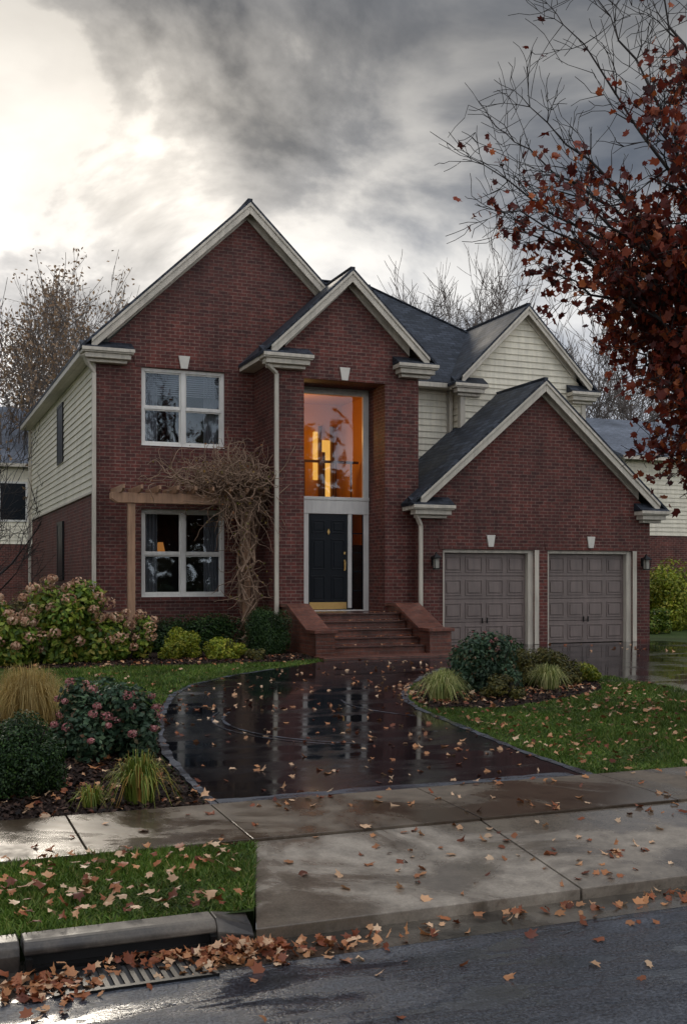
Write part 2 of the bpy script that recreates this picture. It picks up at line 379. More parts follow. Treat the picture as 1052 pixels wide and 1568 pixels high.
b.poly([(3.68,34.8,-.1),(10.3,34.8,-.1),(10.3,34.8,6.13),(3.68,34.8,6.13)])
OP=(7.72,9.56,.74,5.65,.9)
wall(b,7.07,10.35,-.1,6.05,21.4,[OP],(8.71,7.68))
b.poly([(7.07,22.8,-.1),(7.07,21.4,-.1),(7.07,21.4,6.05),(7.07,22.8,6.05)])
b.poly([(10.35,21.4,-.1),(10.35,23.5,-.1),(10.35,23.5,6.05),(10.35,21.4,6.05)])
G1=(10.79,13.08,-.02,2.12);G2=(13.42,15.72,-.02,2.12)
wall(b,10.27,16.2,-.1,3.02,21.1,[G1,G2],(13.235,5.68),.22)
b.poly([(10.27,21.4,-.1),(10.27,21.1,-.1),(10.27,21.1,3.02),(10.27,21.4,3.02)])
b.poly([(16.2,21.1,-.1),(16.2,29,-.1),(16.2,29,3.02),(16.2,21.1,3.02)])
b.poly([(10.3,29,-.1),(16.2,29,-.1),(16.2,29,3.02),(10.3,29,3.02)])
b.obj('brick_walls','brick',H,fix=False)
bb=MB()
bb.prism([(4.5,5.925),(6.54,5.925),(6.60,6.13),(4.44,6.13)],22.785,22.8)
bb.box(4.55,6.5,22.775,22.8,1.0,1.05)
bb.box(7.66,9.62,21.385,21.4,5.655,5.88)
bb.obj('brick_lintels','brick',H)
def laps(mb,z0,z1,lo,hi,plane,side='f',h=.15):
    z=z0
    while z<z1-.01:
        zt=min(z+h,z1); a0,a1=lo(z),hi(z); b0,b1=lo(zt),hi(zt)
        if b1-b0<.02: b0=b1=(b0+b1)/2
        o1,o2=.030,.004
        if side=='f': 
            mb.poly([(a0,plane-o1,z),(a1,plane-o1,z),(b1,plane-o2,zt),(b0,plane-o2,zt)])
            mb.poly([(a0,plane,z),(a1,plane,z),(a1,plane-o1,z),(a0,plane-o1,z)])
        elif side=='l':
            mb.poly([(plane-o1,a1,z),(plane-o1,a0,z),(plane-o2,b0,zt),(plane-o2,b1,zt)])
            mb.poly([(plane,a1,z),(plane,a0,z),(plane-o1,a0,z),(plane-o1,a1,z)])
        else:
            mb.poly([(plane+o1,a0,z),(plane+o1,a1,z),(plane+o2,b1,zt),(plane+o2,b0,zt)])
        z=zt
K=lambda c:(lambda z:c)
s=MB()
laps(s,3.29,6.14,K(22.8),K(34.8),3.68,'l')
laps(s,3.2,6.15,K(10.35),K(12.25),23.5)
laps(s,3.2,6.15,K(12.25),K(15.65),23.0)
ga=lambda z:12.25+(z-6.15)*1.0; gb=lambda z:15.65-(z-6.15)
laps(s,6.15,7.84,ga,gb,23.0)
laps(s,3.0,6.15,K(23.0),K(23.5),12.25,'l')
laps(s,3.0,6.15,K(23.0),K(32.2),15.65,'r')
s.obj('lap_siding','siding',H,fix=False)
bk=MB(); bk.poly([(10.3,32.2,0),(15.65,32.2,0),(15.65,32.2,6.15),(10.3,32.2,6.15)]); bk.poly([(12.25,23.01,3),(15.65,23.01,3),(15.65,23.01,6.15),(13.95,23.01,7.85),(12.25,23.01,6.15)])
bk.poly([(3.69,22.8,3.2),(3.69,34.8,3.2),(3.69,34.8,6.2),(3.69,22.8,6.2)]); bk.poly([(10.35,23.51,3),(12.25,23.51,3),(12.25,23.51,6.2),(10.35,23.51,6.2)])
bk.obj('wall_sheathing','siding',H,fix=False)
r=MB()
def groof(xl,xr,xa,ze,za,y0,y1,y1r=None,sl=.065):
    r.prism([(xl,ze-sl),(xa,za-sl),(xa,za),(xl,ze)],y0,y1)
    r.prism([(xr,ze-sl),(xr,ze),(xa+.002,za),(xa+.002,za-sl)],y0,y1r or y1)
groof(3.33,10.47,6.9,6.22,9.62,22.5,35.1)
groof(6.72,10.68,8.7,6.10,7.98,21.1,26.0)
groof(11.93,15.97,13.95,6.09,8.10,22.75,26.0)
m_=(5.94-3.10)/(13.23-9.93)
zl=lambda x:3.10+m_*(x-9.93)
r.prism([(9.93,3.035),(10.36,zl(10.36)-.065),(10.36,zl(10.36)),(9.93,3.1)],20.85,21.39)
r.prism([(10.362,zl(10.362)-.065),(13.23,5.875),(13.23,5.94),(10.362,zl(10.362))],20.85,23.49)
r.prism([(16.53,3.035),(16.53,3.1),(13.232,5.94),(13.232,5.875)],20.85,29.2)
E0,E1=23.15,32.65; zr=9.60; ze=6.14
def slab(pts,t=.1):
    n=len(pts); i=len(r.v); r.v+=[p for p in pts]+[(p[0],p[1],p[2]-t) for p in pts]
    r.f.append(tuple(range(i,i+n))); r.f.append(tuple(range(i+2*n-1,i+n-1,-1)))
    for k in range(n): k2=(k+1)%n; r.f.append((i+k2,i+k,i+n+k,i+n+k2))
slab([(7.2,E0,ze),(16.2,E0,ze),(11.98,27.9,zr),(7.2,27.9,zr)])
slab([(16.2,E0+.001,ze),(16.2,E1,ze),(11.981,27.9,zr)])
slab([(16.2,E1,ze),(7.2,E1,ze),(7.2,27.901,zr),(11.98,27.901,zr)])
r.obj('shingle_roof','shingle',H)
rc=MB()
def cap(p0,p1): 
    rc.beam((p0[0],p0[1]+.01,p0[2]-.005),(p1[0],p1[1],p1[2]-.005),.10,.045)
cap((6.9,22.5,9.62),(6.9,35,9.62)); cap((8.7,21.1,7.98),(8.7,25.6,7.98)); cap((13.95,22.75,8.1),(13.95,25.9,8.1)); cap((13.23,20.85,5.94),(13.23,22.98,5.94))
rc.beam((7.2,27.9,9.6),(11.98,27.9,9.6),.2,.03); rc.beam((11.98,27.9,9.6),(16.2,23.15,6.14),.2,.03)
rc.obj('ridge_caps','shingle',H)
t=MB()
def rake(xl,xr,xa,ze,za,yf,w=.23,drop=.067):
    for (y0,y1,d,wd) in ((yf+.015,yf+.05,drop,w),(yf+.051,yf+.27,drop,.05)):
        t.prism([(xl,ze-d),(xa,za-d),(xa,za-d-wd),(xl,ze-d-wd)],y0,y1)
        t.prism([(xr,ze-d),(xr,ze-d-wd),(xa+.001,za-d-wd),(xa+.001,za-d)],y0,y1)
    t.prism([(xl,ze-drop),(xa,za-drop),(xa,za-drop-.07),(xl,ze-drop-.07)],yf-.012,yf+.014)
    t.prism([(xr,ze-drop),(xr,ze-drop-.07),(xa+.001,za-drop-.07),(xa+.001,za-drop)],yf-.012,yf+.014)
def frieze(xl,xr,xa,z0,za,yw,w=.24):
    t.prism([(xl,z0),(xa,za),(xa,za-w),(xl,z0-w)],yw-.045,yw-.003)
    t.prism([(xr,z0),(xr,z0-w),(xa+.001,za-w),(xa+.001,za)],yw-.045,yw-.003)
rake(3.55,10.25,6.9,6.43,9.62,22.5); frieze(3.9,9.9,6.9,6.66,9.50,22.8)
rake(6.92,10.48,8.7,6.29,7.98,21.1); frieze(7.3,10.12,8.7,6.52,7.87,21.4)
rake(12.15,15.75,13.95,6.31,8.10,22.75,.19); frieze(12.5,15.4,13.95,6.54,7.99,23.0-.03,.18)
rake(10.15,16.31,13.23,3.29,5.94,20.85); frieze(10.6,15.86,13.23,3.56,5.83,21.1)
rs=MB()
def ret(x0,x1,yf,yw,zt):
    t.box(x0,x1,yf,yw-.003,zt-.09,zt)
    t.box(x0+.06,x1-.05,yf+.05,yw-.003,zt-.19,zt-.092)
    t.box(x0+.13,x1-.11,yf+.16,yw-.003,zt-.26,zt-.192)
    t.box(x0-.015,x1+.015,yf-.035,yf-.002,zt-.06,zt+.01)
    rs.prism([(yf-.03,zt+.012),(yw-.003,zt+.012),(yw-.003,zt+.20)],x0-.01,x1+.01,'x')
ret(3.36,4.40,22.46,22.8,6.18)
ret(6.75,7.80,21.06,21.4,6.06); ret(9.74,10.66,21.06,21.4,6.06)
ret(11.96,12.80,22.72,23.0-.03,6.06); ret(15.15,15.95,22.72,23.0-.03,6.06)
ret(9.96,10.92,20.80,21.1,3.04); ret(15.76,16.52,20.80,21.1,3.04)
rs.obj('eave_return_shingles','shingle',H)
t.box(3.34,3.46,22.81,34.9,6.04,6.16); t.box(3.46,3.65,22.81,34.9,6.04,6.07)
t.box(6.74,6.86,21.41,22.79,5.95,6.05); t.box(6.86,7.065,21.41,22.79,5.95,5.98); 
t.box(10.66,12.0,23.1,23.22,6.0,6.11); t.box(10.36,12.24,23.22,23.47,6.0,6.03)
t.box(11.97,12.07,22.98,23.09,5.95,6.04)
t.box(16.43,16.53,21.1,29,2.93,3.04); t.box(16.0,16.1,23.2,32,6.0,6.11)
t.box(9.955,10.05,21.1,21.38,2.94,3.03)
t.box(12.20,12.33,22.955,23.0,3.2,5.8); t.box(12.205,12.25,23.0,23.12,3.2,5.8)
t.box(15.58,15.70,22.955,23.0,3.0,5.8)
t.box(10.36,10.45,23.455,23.5,3.2,6.0); t.box(12.10,12.2,23.455,23.5,3.2,6.0)
t.box(3.635,3.68,22.8,22.92,3.3,6.0)
t.box(3.63,3.679,22.8,34.8,3.26,3.31)
t.obj('rake_and_eave_trim','trim',H,bevel=.006)
d=MB()
def spout(pts):
    for a,c in zip(pts,pts[1:]): d.beam(a,c,.085,.065)
spout([(3.40,22.6,6.06),(3.52,22.7,5.86),(3.63,22.74,5.72),(3.63,22.74,.15),(3.5,22.6,.05)])
spout([(6.82,21.2,5.95),(6.85,21.22,5.86),(7.10,21.34,5.70),(7.10,21.34,.75),(7.10,21.34,.2)])
spout([(10.05,20.95,2.9),(10.15,21.0,2.75),(10.23,21.04,2.62),(10.23,21.04,.35)])
spout([(3.60,34.7,6.0),(3.60,34.7,.1)])
spout([(12.16,23.38,6.0),(12.16,23.38,3.4)])
d.obj('downspouts','trim',H,bevel=.01)
k=MB()
def key(x,z,y,w=.13,h=.26): k.prism([(x-w*.36,z),(x+w*.36,z),(x+w*.62,z+h),(x-w*.62,z+h)],y-.035,y-.002)
key(5.52,5.93,22.78,.2,.27); key(8.62,5.66,21.385,.19,.27); key(11.95,2.18,21.085,.17,.26); key(14.55,2.18,21.085,.17,.26)
k.obj('keystones','stone',H,bevel=.006)
def window(x0,x1,z0,z1,y,name,twin=True,blind=True):
    e=bpy.data.objects.new(name,None); COL.objects.link(e); e.parent=H
    f=MB(); fw=.075
    f.box(x0,x0+fw,y,y+.09,z0,z1).box(x1-fw,x1,y,y+.09,z0,z1).box(x0+fw,x1-fw,y,y+.09,z1-fw,z1).box(x0+fw,x1-fw,y,y+.09,z0,z0+fw)
    cx=(x0+x1)/2
    f.box(cx-.05,cx+.05,y-.004,y+.088,z0+fw,z1-fw)
    zm=z0+(z1-z0)*.49
    gs=MB()
    for a,c in ((x0+fw,cx-.05),(cx+.05,x1-fw)):
        f.box(a,c,y+.02,y+.07,zm-.025,zm+.025)
        for q0,q1,yy in ((z0+fw,zm-.025,.045),(zm+.025,z1-fw,.028)):
            w=.028
            f.box(a,a+w,y+yy,y+yy+.03,q0,q1).box(c-w,c,y+yy,y+yy+.03,q0,q1).box(a+w,c-w,y+yy,y+yy+.03,q0,q0+w).box(a+w,c-w,y+yy,y+yy+.03,q1-w,q1)
            gs.poly([(a+w,y+yy+.015,q0+w),(c-w,y+yy+.015,q0+w),(c-w,y+yy+.015,q1-w),(a+w,y+yy+.015,q1-w)])
    f.box(x0-.04,x1+.04,y-.05,y-.002,z0-.05,z0+.01)
    f.obj('window_frame','wframe',e,bevel=.004); gs.obj('window_panes','glass',e,fix=False)
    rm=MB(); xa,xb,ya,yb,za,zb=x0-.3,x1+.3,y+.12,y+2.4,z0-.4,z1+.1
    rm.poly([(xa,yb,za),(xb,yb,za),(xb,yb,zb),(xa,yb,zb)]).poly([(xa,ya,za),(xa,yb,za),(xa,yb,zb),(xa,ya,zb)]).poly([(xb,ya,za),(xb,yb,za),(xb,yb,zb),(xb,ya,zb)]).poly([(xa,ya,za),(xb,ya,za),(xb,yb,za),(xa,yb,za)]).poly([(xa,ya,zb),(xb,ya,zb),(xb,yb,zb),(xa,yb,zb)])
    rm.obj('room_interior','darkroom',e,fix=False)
    cu=MB()
    for a,c in ((x0+.02,x0+.40),(x1-.40,x1-.02)):
        n=30
        for i in range(n):
            u0=a+(c-a)*i/n;u1=a+(c-a)*(i+1)/n
            s0=y+.2+.035*math.sin(i*1.1);s1=y+.2+.035*math.sin((i+1)*1.1)
            cu.poly([(u0,s0,z0-.1),(u1,s1,z0-.1),(u1,s1,z1),(u0,s0,z1)])
    if blind:
        for i in range(11): cu.box(x0+.05,x1-.05,y+.13,y+.16,z1-.09-i*.045,z1-.065-i*.045)
    cu.obj('curtains','curtain',e,fix=False)
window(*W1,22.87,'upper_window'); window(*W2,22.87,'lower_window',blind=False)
MB().prism([(5.38,2.1),(5.58,2.1),(5.53,2.32),(5.43,2.32)],24.85,24.95).obj('room_lamp_shade','dimlamp',H)
sw_=MB()
for z0,z1 in ((4.36,5.83),(1.45,2.9)):
    sw_.box(3.625,3.675,27.55,27.62,z0,z1).box(3.625,3.675,28.5,28.57,z0,z1).box(3.625,3.675,27.62,28.5,z1-.07,z1).box(3.625,3.675,27.62,28.5,z0,z0+.07)
sw_.obj('side_window_frames','iron',H)
sg=MB()
for z0,z1 in ((4.43,5.76),(1.52,2.83)): sg.box(3.635,3.66,27.62,28.5,z0,z1)
sg.obj('side_window_panes','door',H)
E=bpy.data.objects.new('entrance',None); COL.objects.link(E); E.parent=H
y=22.3
f=MB()
f.box(7.725,9.555,y-.04,y+.05,2.90,3.26)
f.box(7.725,9.555,y-.055,y-.041,3.20,3.27)
f.box(7.725,7.82,y-.03,y+.05,3.26,5.6).box(9.42,9.555,y-.03,y+.05,3.26,5.6)
f.box(7.82,9.42,y-.03,y+.05,5.50,5.6)
f.box(7.725,8.14,y-.03,y+.05,.76,2.90).box(9.06,9.15,y-.03,y+.05,.84,2.90).box(9.43,9.555,y-.03,y+.05,.76,2.90)
f.box(8.14,9.43,y-.045,y+.05,.76,.80)
f.box(7.60,9.70,y+.001,y+.06,5.601,5.95)
f.obj('door_and_window_casing','wframe',E,bevel=.006)
g_=MB(); g_.poly([(7.82,y+.01,3.26),(9.42,y+.01,3.26),(9.42,y+.01,5.5),(7.82,y+.01,5.5)])
g_.poly([(9.15,y+.012,.8),(9.43,y+.012,.8),(9.43,y+.012,2.9),(9.15,y+.012,2.9)])
g_.obj('entry_glass','glass',E,fix=False)
q=MB()
for i in range(1,5): q.box(9.18,9.40,y-.012,y+.0,.8+i*.42-.012,.8+i*.42+.012)
q.box(9.15,9.18,y-.012,y+.0,.8,2.9).box(9.40,9.43,y-.012,y+.0,.8,2.9)
q.obj('sidelight_bars','door',E)
q=MB(); q.box(8.145,9.055,y-.005,y+.045,.81,2.895)
for cx in (8.37,8.83):
    for z0,z1 in ((1.0,1.55),(1.68,2.35),(2.48,2.76)):
        a,c=cx-.155,cx+.155
        q.box(a,c,y-.018,y-.006,z0,z0+.025).box(a,c,y-.018,y-.006,z1-.025,z1).box(a,a+.025,y-.018,y-.006,z0+.025,z1-.025).box(c-.025,c,y-.018,y-.006,z0+.025,z1-.025)
        q.box(a+.06,c-.06,y-.020,y-.006,z0+.06,z1-.06)
q.obj('front_door','door',E,bevel=.006)
q=MB().box(8.17,9.03,y-.012,y-.006,.82,.97).box(8.965,8.995,y-.03,y-.019,1.66,1.90).box(8.97,8.99,y-.07,y-.03,1.68,1.70).box(8.97,8.99,y-.07,y-.03,1.84,1.86).beam((8.98,y-.07,1.68),(8.98,y-.07,1.87),.015,.015)
q.box(8.96,9.0,y-.03,y-.019,2.02,2.07)
q.prism([(8.6,2.44),(8.63,2.50),(8.6,2.58),(8.57,2.50)],y-.04,y-.022)
q.obj('brass_hardware','brass',E)
rm=MB(); xa,xb,ya,yb,za,zb=7.4,10.28,22.38,25.7,.76,5.85
rm.poly([(xa,yb,za),(xb,yb,za),(xb,yb,zb),(xa,yb,zb)]).poly([(xa,ya,za),(xa,yb,za),(xa,yb,zb),(xa,ya,zb)]).poly([(xb,ya,za),(xb,yb,za),(xb,yb,zb),(xb,ya,zb)]).poly([(xa,ya,za),(xb,ya,za),(xb,yb,za),(xa,yb,za)]).poly([(xa,ya,zb),(xb,ya,zb),(xb,yb,zb),(xa,yb,zb)])
rm.obj('foyer_walls','foyer',E,fix=False)
MB().box(9.08,10.27,23.0,23.06,.77,2.25).obj('sidelight_dimming_panel','darkroom',E)  # added dark panel behind the sidelight to dim the foyer glow
MB().box(9.50,9.60,25.6,25.68,3.95,5.15).box(9.72,9.93,25.6,25.68,3.45,4.95).obj('lit_doorway','litroom',E)
q=MB()
q.box(7.5,10.2,24.4,24.45,4.25,4.31)
for i in range(7): q.box(7.6+i*.4,7.63+i*.4,24.41,24.44,3.35,4.25)
q.box(7.45,10.25,24.35,25.65,3.2,3.34)
q.box(9.25,9.33,24.38,24.46,3.3,4.5)
q.box(9.64,9.69,25.55,25.69,3.35,5.3).box(9.96,10.02,25.55,25.69,3.35,5.3)
q.obj('stair_railing','fence',E)
lp=bpy.data.lights.new('foyer_lamp','POINT'); lp.energy=42; lp.color=(1,.56,.18); lp.shadow_soft_size=.15
lo=bpy.data.objects.new('foyer_lamp',lp); lo.location=(8.4,24.2,4.9); COL.objects.link(lo); lo.parent=E
P=empty('front_steps')
st=MB()
st.box(7.62,9.58,20.72,22.25,-.1,.752)
for i in range(4): st.box(7.62,9.58,19.52+.3*i,19.52+.3*(i+1)-.002,-.1,.15*(i+1))
st.obj('brick_risers','brick2',P)
tr=MB()
for i in range(4): tr.box(7.625,9.575,19.48+.3*i,19.79+.3*i,.15*(i+1)+.001,.15*(i+1)+.03)
tr.box(7.625,9.575,20.67,22.2,.753,.778)
tr.obj('brick_treads','brick3',P,bevel=.006)
def cheek(x0,x1,n):
    c=MB(); c.prism([(19.35,-.1),(19.35,.44),(19.75,.44),(20.9,.90),(21.395,.90),(21.395,-.1)],x0,x1,'x'); c.obj('cheek_wall','brick2',P)
    c=MB(); c.prism([(19.29,.442),(19.29,.51),(19.76,.51),(20.9,.975),(21.39,.975),(21.39,.902),(20.9,.902),(19.75,.442)],x0-.05,x1+.05,'x'); c.obj('cheek_cap','brick2',P,bevel=.008)
cheek(7.22,7.60,0); cheek(9.61,10.08,1)
for (a,c,z0,z1) in (G1[:4],G2[:4]):
    gd=bpy.data.objects.new('garage_door',None); COL.objects.link(gd); gd.parent=H
    f=MB(); yy=21.1
    f.box(a-.002,a+.06,yy+.05,yy+.24,0.01,z1).box(c-.14,c+.002,yy+.05,yy+.24,0.01,z1).box(a+.06,c-.14,yy+.05,yy+.24,z1-.07,z1)
    f.box(c-.01,c+.10,yy-.025,yy-.002,0.02,z1+.0)
    f.obj('door_casing','trim',gd,bevel=.005)
    D=MB(); A,B=a+.06,c-.14; Z0,Z1=.02,z1-.07; rh=(Z1-Z0)/4; cw=(B-A)/4
    for i in range(4):
        D.box(A,B,yy+.17,yy+.21,Z0+i*rh+.005,Z0+(i+1)*rh-.005)
        for j in range(4):
            x0,x1=A+j*cw+.05,A+(j+1)*cw-.05; q0,q1=Z0+i*rh+.08,Z0+(i+1)*rh-.08
            D.box(x0,x1,yy+.155,yy+.169,q0,q0+.025).box(x0,x1,yy+.155,yy+.169,q1-.025,q1).box(x0,x0+.025,yy+.155,yy+.169,q0+.025,q1-.025).box(x1-.025,x1,yy+.155,yy+.169,q0+.025,q1-.025)
            D.box(x0+.06,x1-.06,yy+.150,yy+.169,q0+.06,q1-.06)
    D.obj('door_panels','garage',gd,bevel=.004)
    MB().box((A+B)/2-.07,(A+B)/2-.05,yy+.13,yy+.155,.5,.62).box((A+B)/2+.05,(A+B)/2+.07,yy+.13,yy+.155,.5,.62).obj('door_handle','iron',gd)
b=MB()
b.prism([(10.7,2.125),(13.16,2.125),(13.2,2.36),(10.66,2.36)],21.086,21.1); b.prism([(13.36,2.125),(15.8,2.125),(15.84,2.36),(13.32,2.36)],21.086,21.1)
b.obj('garage_lintels','brick',H)
def lantern(x,y,z):
    L=bpy.data.objects.new('wall_lantern',None); COL.objects.link(L); L.parent=H
    m=MB(); m.box(x-.05,x+.05,y-.02,y-.002,z-.08,z+.12); m.beam((x,y-.02,z+.08),(x,y-.14,z+.2),.018,.018); m.beam((x,y-.14,z+.2),(x,y-.14,z+.15),.015,.015)
    Y=y-.14
    for dx,dy in ((-1,-1),(1,-1),(1,1),(-1,1)): m.beam((x+dx*.05,Y+dy*.05,z-.14),(x+dx*.075,Y+dy*.075,z+.07),.012,.012)
    m.box(x-.06,x+.06,Y-.06,Y+.06,z-.165,z-.14); m.box(x-.09,x+.09,Y-.09,Y+.09,z+.07,z+.09)
    i=len(m.v); m.v+=[(x-.085,Y-.085,z+.091),(x+.085,Y-.085,z+.091),(x+.085,Y+.085,z+.091),(x-.085,Y+.085,z+.091),(x,Y,z+.18)]
    m.f+=[(i,i+1,i+4),(i+1,i+2,i+4),(i+2,i+3,i+4),(i+3,i,i+4),(i+3,i+2,i+1,i)]
    m.obj('lantern_frame','iron',L)
    MB().box(x-.045,x+.045,Y-.045,Y+.045,z-.138,z+.068).obj('lantern_glass','lampglass',L)
lantern(10.56,21.1,1.85); lantern(16.0,21.1,1.85)
# ---------------------------------------------------------------- tubes / trees
def tubes(segs,sides=4,rmin=0,rscale=1.0):
    A=np.array([s[0] for s in segs]);B=np.array([s[1] for s in segs]);ra=np.maximum(np.array([s[2] for s in segs])*rscale,rmin);rb=np.maximum(np.array([s[3] for s in segs])*rscale,rmin*.7)
    d=B-A; L=np.linalg.norm(d,axis=1,keepdims=True)+1e-9; d=d/L
    up=np.tile([0.,0,1],(len(d),1)); up[np.abs(d[:,2])>.9]=[1,0,0]
    r=np.cross(d,up); r/=np.linalg.norm(r,axis=1,keepdims=True); u=np.cross(r,d)
    V=[]
    for Pt,R in ((A,ra),(B,rb)):
        for k in range(sides):
            t=2*math.pi*k/sides; V.append(Pt+(r*math.cos(t)+u*math.sin(t))*R[:,None])
    V=np.stack(V,axis=1); K=2*sides
    F=np.array([(k,(k+1)%sides,sides+(k+1)%sides,sides+k) for k in range(sides)])
    F=F[None]+(np.arange(len(A))*K)[:,None,None]
    return V.reshape(-1,3),F.reshape(-1,4)
def grow(R,p,d,L,r,dep,out,tips,up=.15,spread=.75,kids=(3,5),wob=.16):
    n=4 if dep>0 else 3
    pts=[p]
    for i in range(n):
        d=d+R.normal(size=3)*wob+np.array([0,0,up*.35]); d/=np.linalg.norm(d)
        q=pts[-1]+d*L/n
        r0=r*(1-.6*i/n); r1=r*(1-.6*(i+1)/n)
        out.append((pts[-1],q,r0,r1)); pts.append(q)
    if dep==0: tips.append(pts[-1]); tips.append(pts[-2]); return
    for c in range(R.integers(*kids)):
        f=R.uniform(.35,1.0); k=min(int(f*n),n-1); fr=f*n-k
        q=pts[k]*(1-fr)+pts[k+1]*fr
        nd_=d+R.normal(size=3)*spread; nd_/=np.linalg.norm(nd_)
        grow(R,q,nd_,L*R.uniform(.55,.78),r*(1-.6*f)*.62,dep-1,out,tips,up,spread,kids,wob)
    grow(R,pts[-1],d,L*.7,r*.4,dep-1,out,tips,up,spread,kids,wob)
def bare_tree(x,y,h,seed,mat='barkg',leaves=0,z=0,dep=5,rmin=.011,ls=.22,kids=(2,5)):
    R=np.random.default_rng(seed); out=[];tips=[]
    grow(R,np.array([0,0,0.]),np.array([0,0,1.]),1.0,.045,dep,out,tips,up=.2,spread=.62,kids=kids,wob=.10)
    hh=max(s[1][2] for s in out); k=h/hh
    out=[(a*k,b*k,c*k,d*k) for a,b,c,d in out]
    V,F=tubes(out,3,rmin)
    if leaves:
        T=np.array(tips)*k; idx=R.integers(0,len(T),leaves); pos=T[idx]+R.normal(size=(leaves,3))*.18
        V2,F2=inst(DIA,[(0,1,2,3)],pos,basis(R.normal(size=(leaves,3))),np.full(leaves,ls))
        m_i=np.concatenate([np.zeros(len(F)),np.ones(len(F2))]); F=np.concatenate([F,F2+len(V)]); V=np.concatenate([V,V2])
        o=np_obj('bare_tree',V,F,[mat,'tan'],midx=m_i)
    else: o=np_obj('bare_tree',V,F,mat)
    o.location=(x,y,z); return o
for D,u_,h,sd_,lv in ((52,-.250,18.0,1,3400),(60,-.20,20.0,2,2800),(48,-.315,15.5,3,1200),(58,-.165,16.5,5,500),(46,-.345,12,16,400),(66,-.225,21,15,1600),(56,-.285,17,19,1600),
                   (60,.075,19.5,6,0),(64,.12,21.5,7,0),(58,.155,20,8,0),(66,.195,20,9,150),(55,.235,16,10,0),(62,.10,20,12,0),(50,.262,12,13,0),(70,.30,16,14,0),(48,.285,10.5,18,0),(54,.06,17.5,26,0)):
    X=D*(.373+.928*u_);Y=D*(.928-.373*u_); bare_tree(X,Y,h,sd_,leaves=lv,rmin=.014 if u_<0 else .016)
bare_tree(1.7,27.5,4.6,21,'bark',dep=4,rmin=.006)
bare_tree(2.6,33,7.0,22,'bark',dep=4,rmin=.008)
def red_tree():
    R=np.random.default_rng(5); out=[]; lp=[]; 
    T=np.array([8.6,9.2,g1(9.2)])
    lf=np.array([-.928,.373,0]); fw=np.array([.373,.928,0])
    trunk=[T+np.array([0,0,0.])]
    for i in range(1,9): trunk.append(T+np.array([.06*math.sin(i*1.3),.05*math.cos(i),i*.95]))
    for i in range(8): out.append((trunk[i],trunk[i+1],.17-.018*i,.17-.018*(i+1)))
    def P(a,b,z): return T*[1,1,0]+lf*a+fw*b+np.array([0,0,z])
    def leafs(p,n,s=.09):
        for _ in range(n): lp.append(p+R.normal(size=3)*s)
    def twig(p,d,L,r,dep,dens):
        d=d/np.linalg.norm(d); n=3; q=p
        for i in range(n):
            d=d+R.normal(size=3)*.22; d/=np.linalg.norm(d); q2=q+d*L/n
            out.append((q,q2,max(r*(1-.25*i),.0038),max(r*(1-.25*(i+1)),.0032)))
            if dens>0: leafs(q2,R.poisson(dens))
            if dep>0:
                for _ in range(R.integers(1,3)): twig(q2,d+R.normal(size=3)*.65+np.array([0,0,-.02]),L*.6,r*.6,dep-1,dens)
            q=q2
    def limb(z0,a,b,z,bow,dens,r0=.045,tw=.45):
        p0=P(0,0,z0); p2=P(a,b,z); p1=(p0+p2)/2+np.array([0,0,bow])
        N=12; pr=p0
        for i in range(1,N+1):
            t_=i/N; q=(1-t_)**2*p0+2*t_*(1-t_)*p1+t_*t_*p2+R.normal(size=3)*.03
            rr=r0*(1-.85*t_); out.append((pr,q,r0*(1-.85*(i-1)/N),rr))
            if i>2:
                dn=dens*(1.25-.8*t_)
                for _ in range(2 if i<N else 3):
                    dd=(q-pr)/np.linalg.norm(q-pr)+R.normal(size=3)*.6
                    twig(q,dd,tw*R.uniform(.6,1.2),max(rr*.5,.006),1,dn)
            pr=q
    D=1.5
    for L in ((3.6,2.55,.1,5.25,.2,D*.75),(3.8,2.3,-.5,5.5,.25,D*.95),(3.4,2.1,.6,4.9,.25,D),(3.2,1.75,-.2,4.5,.3,D*1.15),(3.0,1.45,.3,4.0,.3,D*1.2),(2.7,1.05,-.4,3.3,.3,D*1.2),(2.5,.80,.4,2.85,.3,D*1.2),
              (3.6,1.6,.2,5.7,.2,D),(4.0,1.4,-.6,6.2,.2,D*.9),(3.4,1.35,.0,4.9,.3,D*1.2),(3.8,1.1,.5,5.5,.3,D*1.2),(4.3,.9,-.2,6.6,.2,D*1.0),(3.3,1.25,.8,4.4,.3,D*1.2),(3.0,.8,.1,3.8,.3,D*1.2),(4.6,.75,.3,7.1,.2,D*.8),(3.5,.9,-.5,5.0,.3,D*1.2)):
        limb(*L)
    for L in ((3.8,3.05,.0,5.9,.12,.06),(4.0,2.5,.3,6.7,.1,.0),(4.2,2.2,-.2,7.35,.1,.03),(4.4,1.8,.4,8.0,.1,.06),(4.6,1.35,.0,8.4,.1,.1),(3.8,2.85,-.3,5.35,.15,.15),(5,.9,.2,8.4,.1,.25),(4.1,2.7,.2,6.3,.1,.05)):
        limb(*L,r0=.036,tw=.62)
    for i in range(10):
        an=R.uniform(-1.2,1.2)+0; rr=R.uniform(1.6,2.8); z0=R.uniform(2.2,4.5)
        limb(z0,-rr*math.cos(an),rr*math.sin(an),z0+R.uniform(.8,2.6),.3,.9)
    V,F=tubes(out,4)
    tr=np_obj('red_oak_tree',V,F,'bark')
    lp=np.array(lp); N=len(lp); print('oak leaves',N,'segs',len(out))
    nr=R.normal(size=(N,3)); nr[:,2]*=.6
    V,F=inst(LOB,LOBF,lp,basis(nr),R.uniform(.10,.17,N),lasp(N))
    np_obj('oak_foliage',V,F,'oak',parent=tr)
red_tree()
